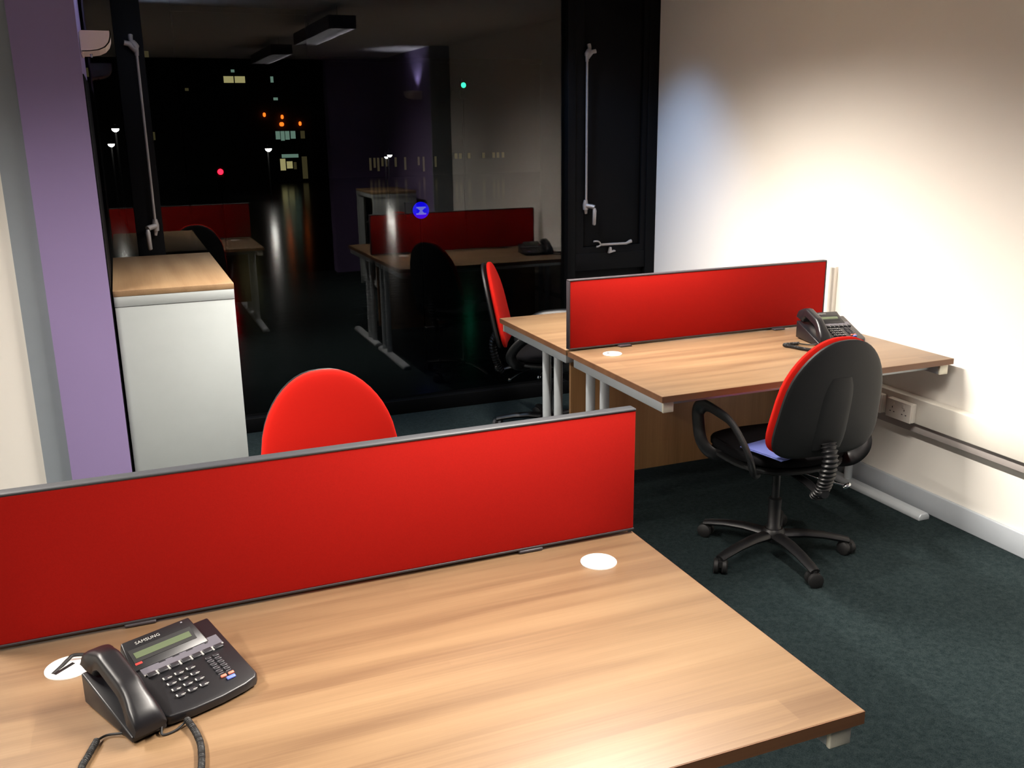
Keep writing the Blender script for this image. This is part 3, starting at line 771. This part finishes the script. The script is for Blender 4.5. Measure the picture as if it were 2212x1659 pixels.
street_lamp(-.0039, -.0111, 70, 'lower white street lamp outside, left of the window winder', r=.21)
street_lamp(.2656, -.0272, 80, 'right lamp of the close pair of street lamps outside', r=.20)
street_lamp(.2620, -.0290, 82, 'left lamp of the close pair of street lamps outside', r=.17)
def signal(kx, kz, y, mat, label, r=.11):
    x, yy, z = at(kx, kz, y)
    t = thing('traffic_signal', label, 'traffic light', (x, yy, SZ), 0, 'traffic signals outside')
    h = z-SZ
    MB().tube([(0, .2, 0), (0, .2, h+.4)], .06, 8).build('pole', M['street_metal'], t)
    MB().box(-.18, .18, .0, .28, h-.85, h+.25).build('head', M['street_metal'], t, bevel=.03)
    MB().lathe([(r, -.03), (r*.9, -.06)], 16, Matrix.Translation((0, 0, h)), axis='Y').build('lens', mat, t)
    for dz in (-.3, -.6): MB().lathe([(.10, -.02), (.09, -.04)], 16, Matrix.Translation((0, 0, h+dz)), axis='Y').build('lens', M['street_metal'], t)
signal(.0930, -.0395, 46, M['e_red'], 'traffic light glowing red outside above the mirrored red screen', r=.13)
signal(.3494, .0430, 60, M['e_gsig'], 'green signal light high up outside near the right of the glass', r=.17)
x, y, z = at(.2972, -.0859, 25)
sg = thing('round_road_sign', 'round blue illuminated road sign with white bars, seen through the glass', 'road sign', (x, y, SZ))
h = z-SZ
MB().tube([(0, .06, 0), (0, .06, h+.2)], .035, 8).build('pole', M['street_metal'], sg)
MB().lathe([(.225, .0), (.225, -.03)], 32, Matrix.Translation((0, 0, h)), axis='Y').build('face', M['e_blue'], sg)
b = MB(); b.box(-.13, .13, -.036, -.031, h+.055, h+.095); b.box(-.14, .14, -.036, -.031, h-.115, h-.075)
b.prism([(-.10, h+.055), (.10, h+.055), (.03, h-.01), (.08, h-.075), (-.08, h-.075), (-.03, h-.01)], -.036, -.031, 'XZ')
b.build('white_bars', M['e_bwhite'], sg)
MB().box(-.42, -.16, .0, .12, h-.25, h+.22).build('back_box', M['street_metal'], sg)

def building(name, x0, x1, y, z1, label, wins):
    t = thing('building', label, 'building', ((x0+x1)/2, y, SZ), 0)
    MB().box(-(x1-x0)/2, (x1-x0)/2, .0, 8, 0, z1-SZ).build('facade', M['facade'], t)
    MB().box(-(x1-x0)/2-.2, (x1-x0)/2+.2, -.2, .3, z1-SZ-.5, z1-SZ).build('parapet', M['facade'], t)
    for (kx0, kx1, kz0, kz1, mat) in wins:
        a0, a1 = kx0*y-(x0+x1)/2, kx1*y-(x0+x1)/2; c0, c1 = 1.68+kz0*y-SZ, 1.68+kz1*y-SZ
        f = MB(); f.box(a0-.03, a1+.03, -.10, .02, c0-.03, c0); f.box(a0-.03, a1+.03, -.10, .02, c1, c1+.03); f.box(a0-.03, a0, -.10, .02, c0, c1); f.box(a1, a1+.03, -.10, .02, c0, c1)
        fo = f.build('window', M['street_metal'], t)
        MB().box(a0, a1, -.04, -.01, c0, c1).build('pane', M[mat], fo)
    return t
def K(px0, px1, py0, py1, mat):
    """window extent given by its bearing and elevation tangents"""
    def kx(p): return (.1413+(p-580)*(.3494-.1413)/(1001-580))
    def kz(q): return (-.0183-(q-321)*(.0475+.0183)/(321-172))
    return (kx(px0), kx(px1), kz(py1), kz(py0), mat)
building('b', -24, 5.8, 96, 14, 'dark block outside at the far left of the night view', [K(328, 338, 158, 167, 'e_green'), K(252, 262, 150, 168, 'e_dim'), K(362, 367, 281, 298, 'e_dim'), K(361, 371, 115, 128, 'e_dim')])
bl2 = building('b', 6.2, 18.6, 100, 13, 'dark office block outside with a pair of lit yellow windows high up', [
    K(504, 523, 165, 179, 'e_warm'), K(525, 545, 165, 179, 'e_warm'), K(594, 600, 165, 178, 'e_green'), K(597, 606, 210, 216, 'e_green'), K(519, 526, 151, 157, 'e_green'), K(430, 437, 190, 196, 'e_dim'),
    K(596, 605, 283, 301, 'e_green'), K(606, 614, 283, 304, 'e_green'), K(615, 624, 283, 302, 'e_green'), K(626, 636, 283, 300, 'e_green'), K(646, 655, 283, 300, 'e_dim'),
    K(605, 639, 334, 342, 'e_green'), K(601, 612, 344, 370, 'e_warm'), K(614, 626, 350, 366, 'e_warm'), K(628, 634, 352, 368, 'e_dim'), K(645, 656, 340, 390, 'e_dim')])
wr = []
for p in (786, 795, 803, 812, 820, 841, 862, 892, 903, 930): wr.append(K(p, p+5, 347, 366+random.randint(0, 16), 'e_dim'))
for p in (976, 986, 1006, 1040, 1064, 1074, 1086): wr.append(K(p, p+7, 341, 354, 'e_dim'))
building('b', 19.2, 46, 105, 9, 'long low terrace outside with a row of faintly lit shop windows', wr)
for i, (px, py) in enumerate(((577, 247), (612, 252), (610, 268), (647, 267))):
    k = K(px-3, px+3, py-3, py+3, 'x'); r = .22 if i == 2 else .14
    MB().lathe([(r*.5, -.2), (r, -.1), (r, .1), (r*.5, .2)], 12).build('beacon_lamp', M['e_orange'], bl2, loc=(((k[0]+k[1])/2)*99.8-12.4, -.2, 1.68+(k[2]+k[3])/2*99.8-SZ))
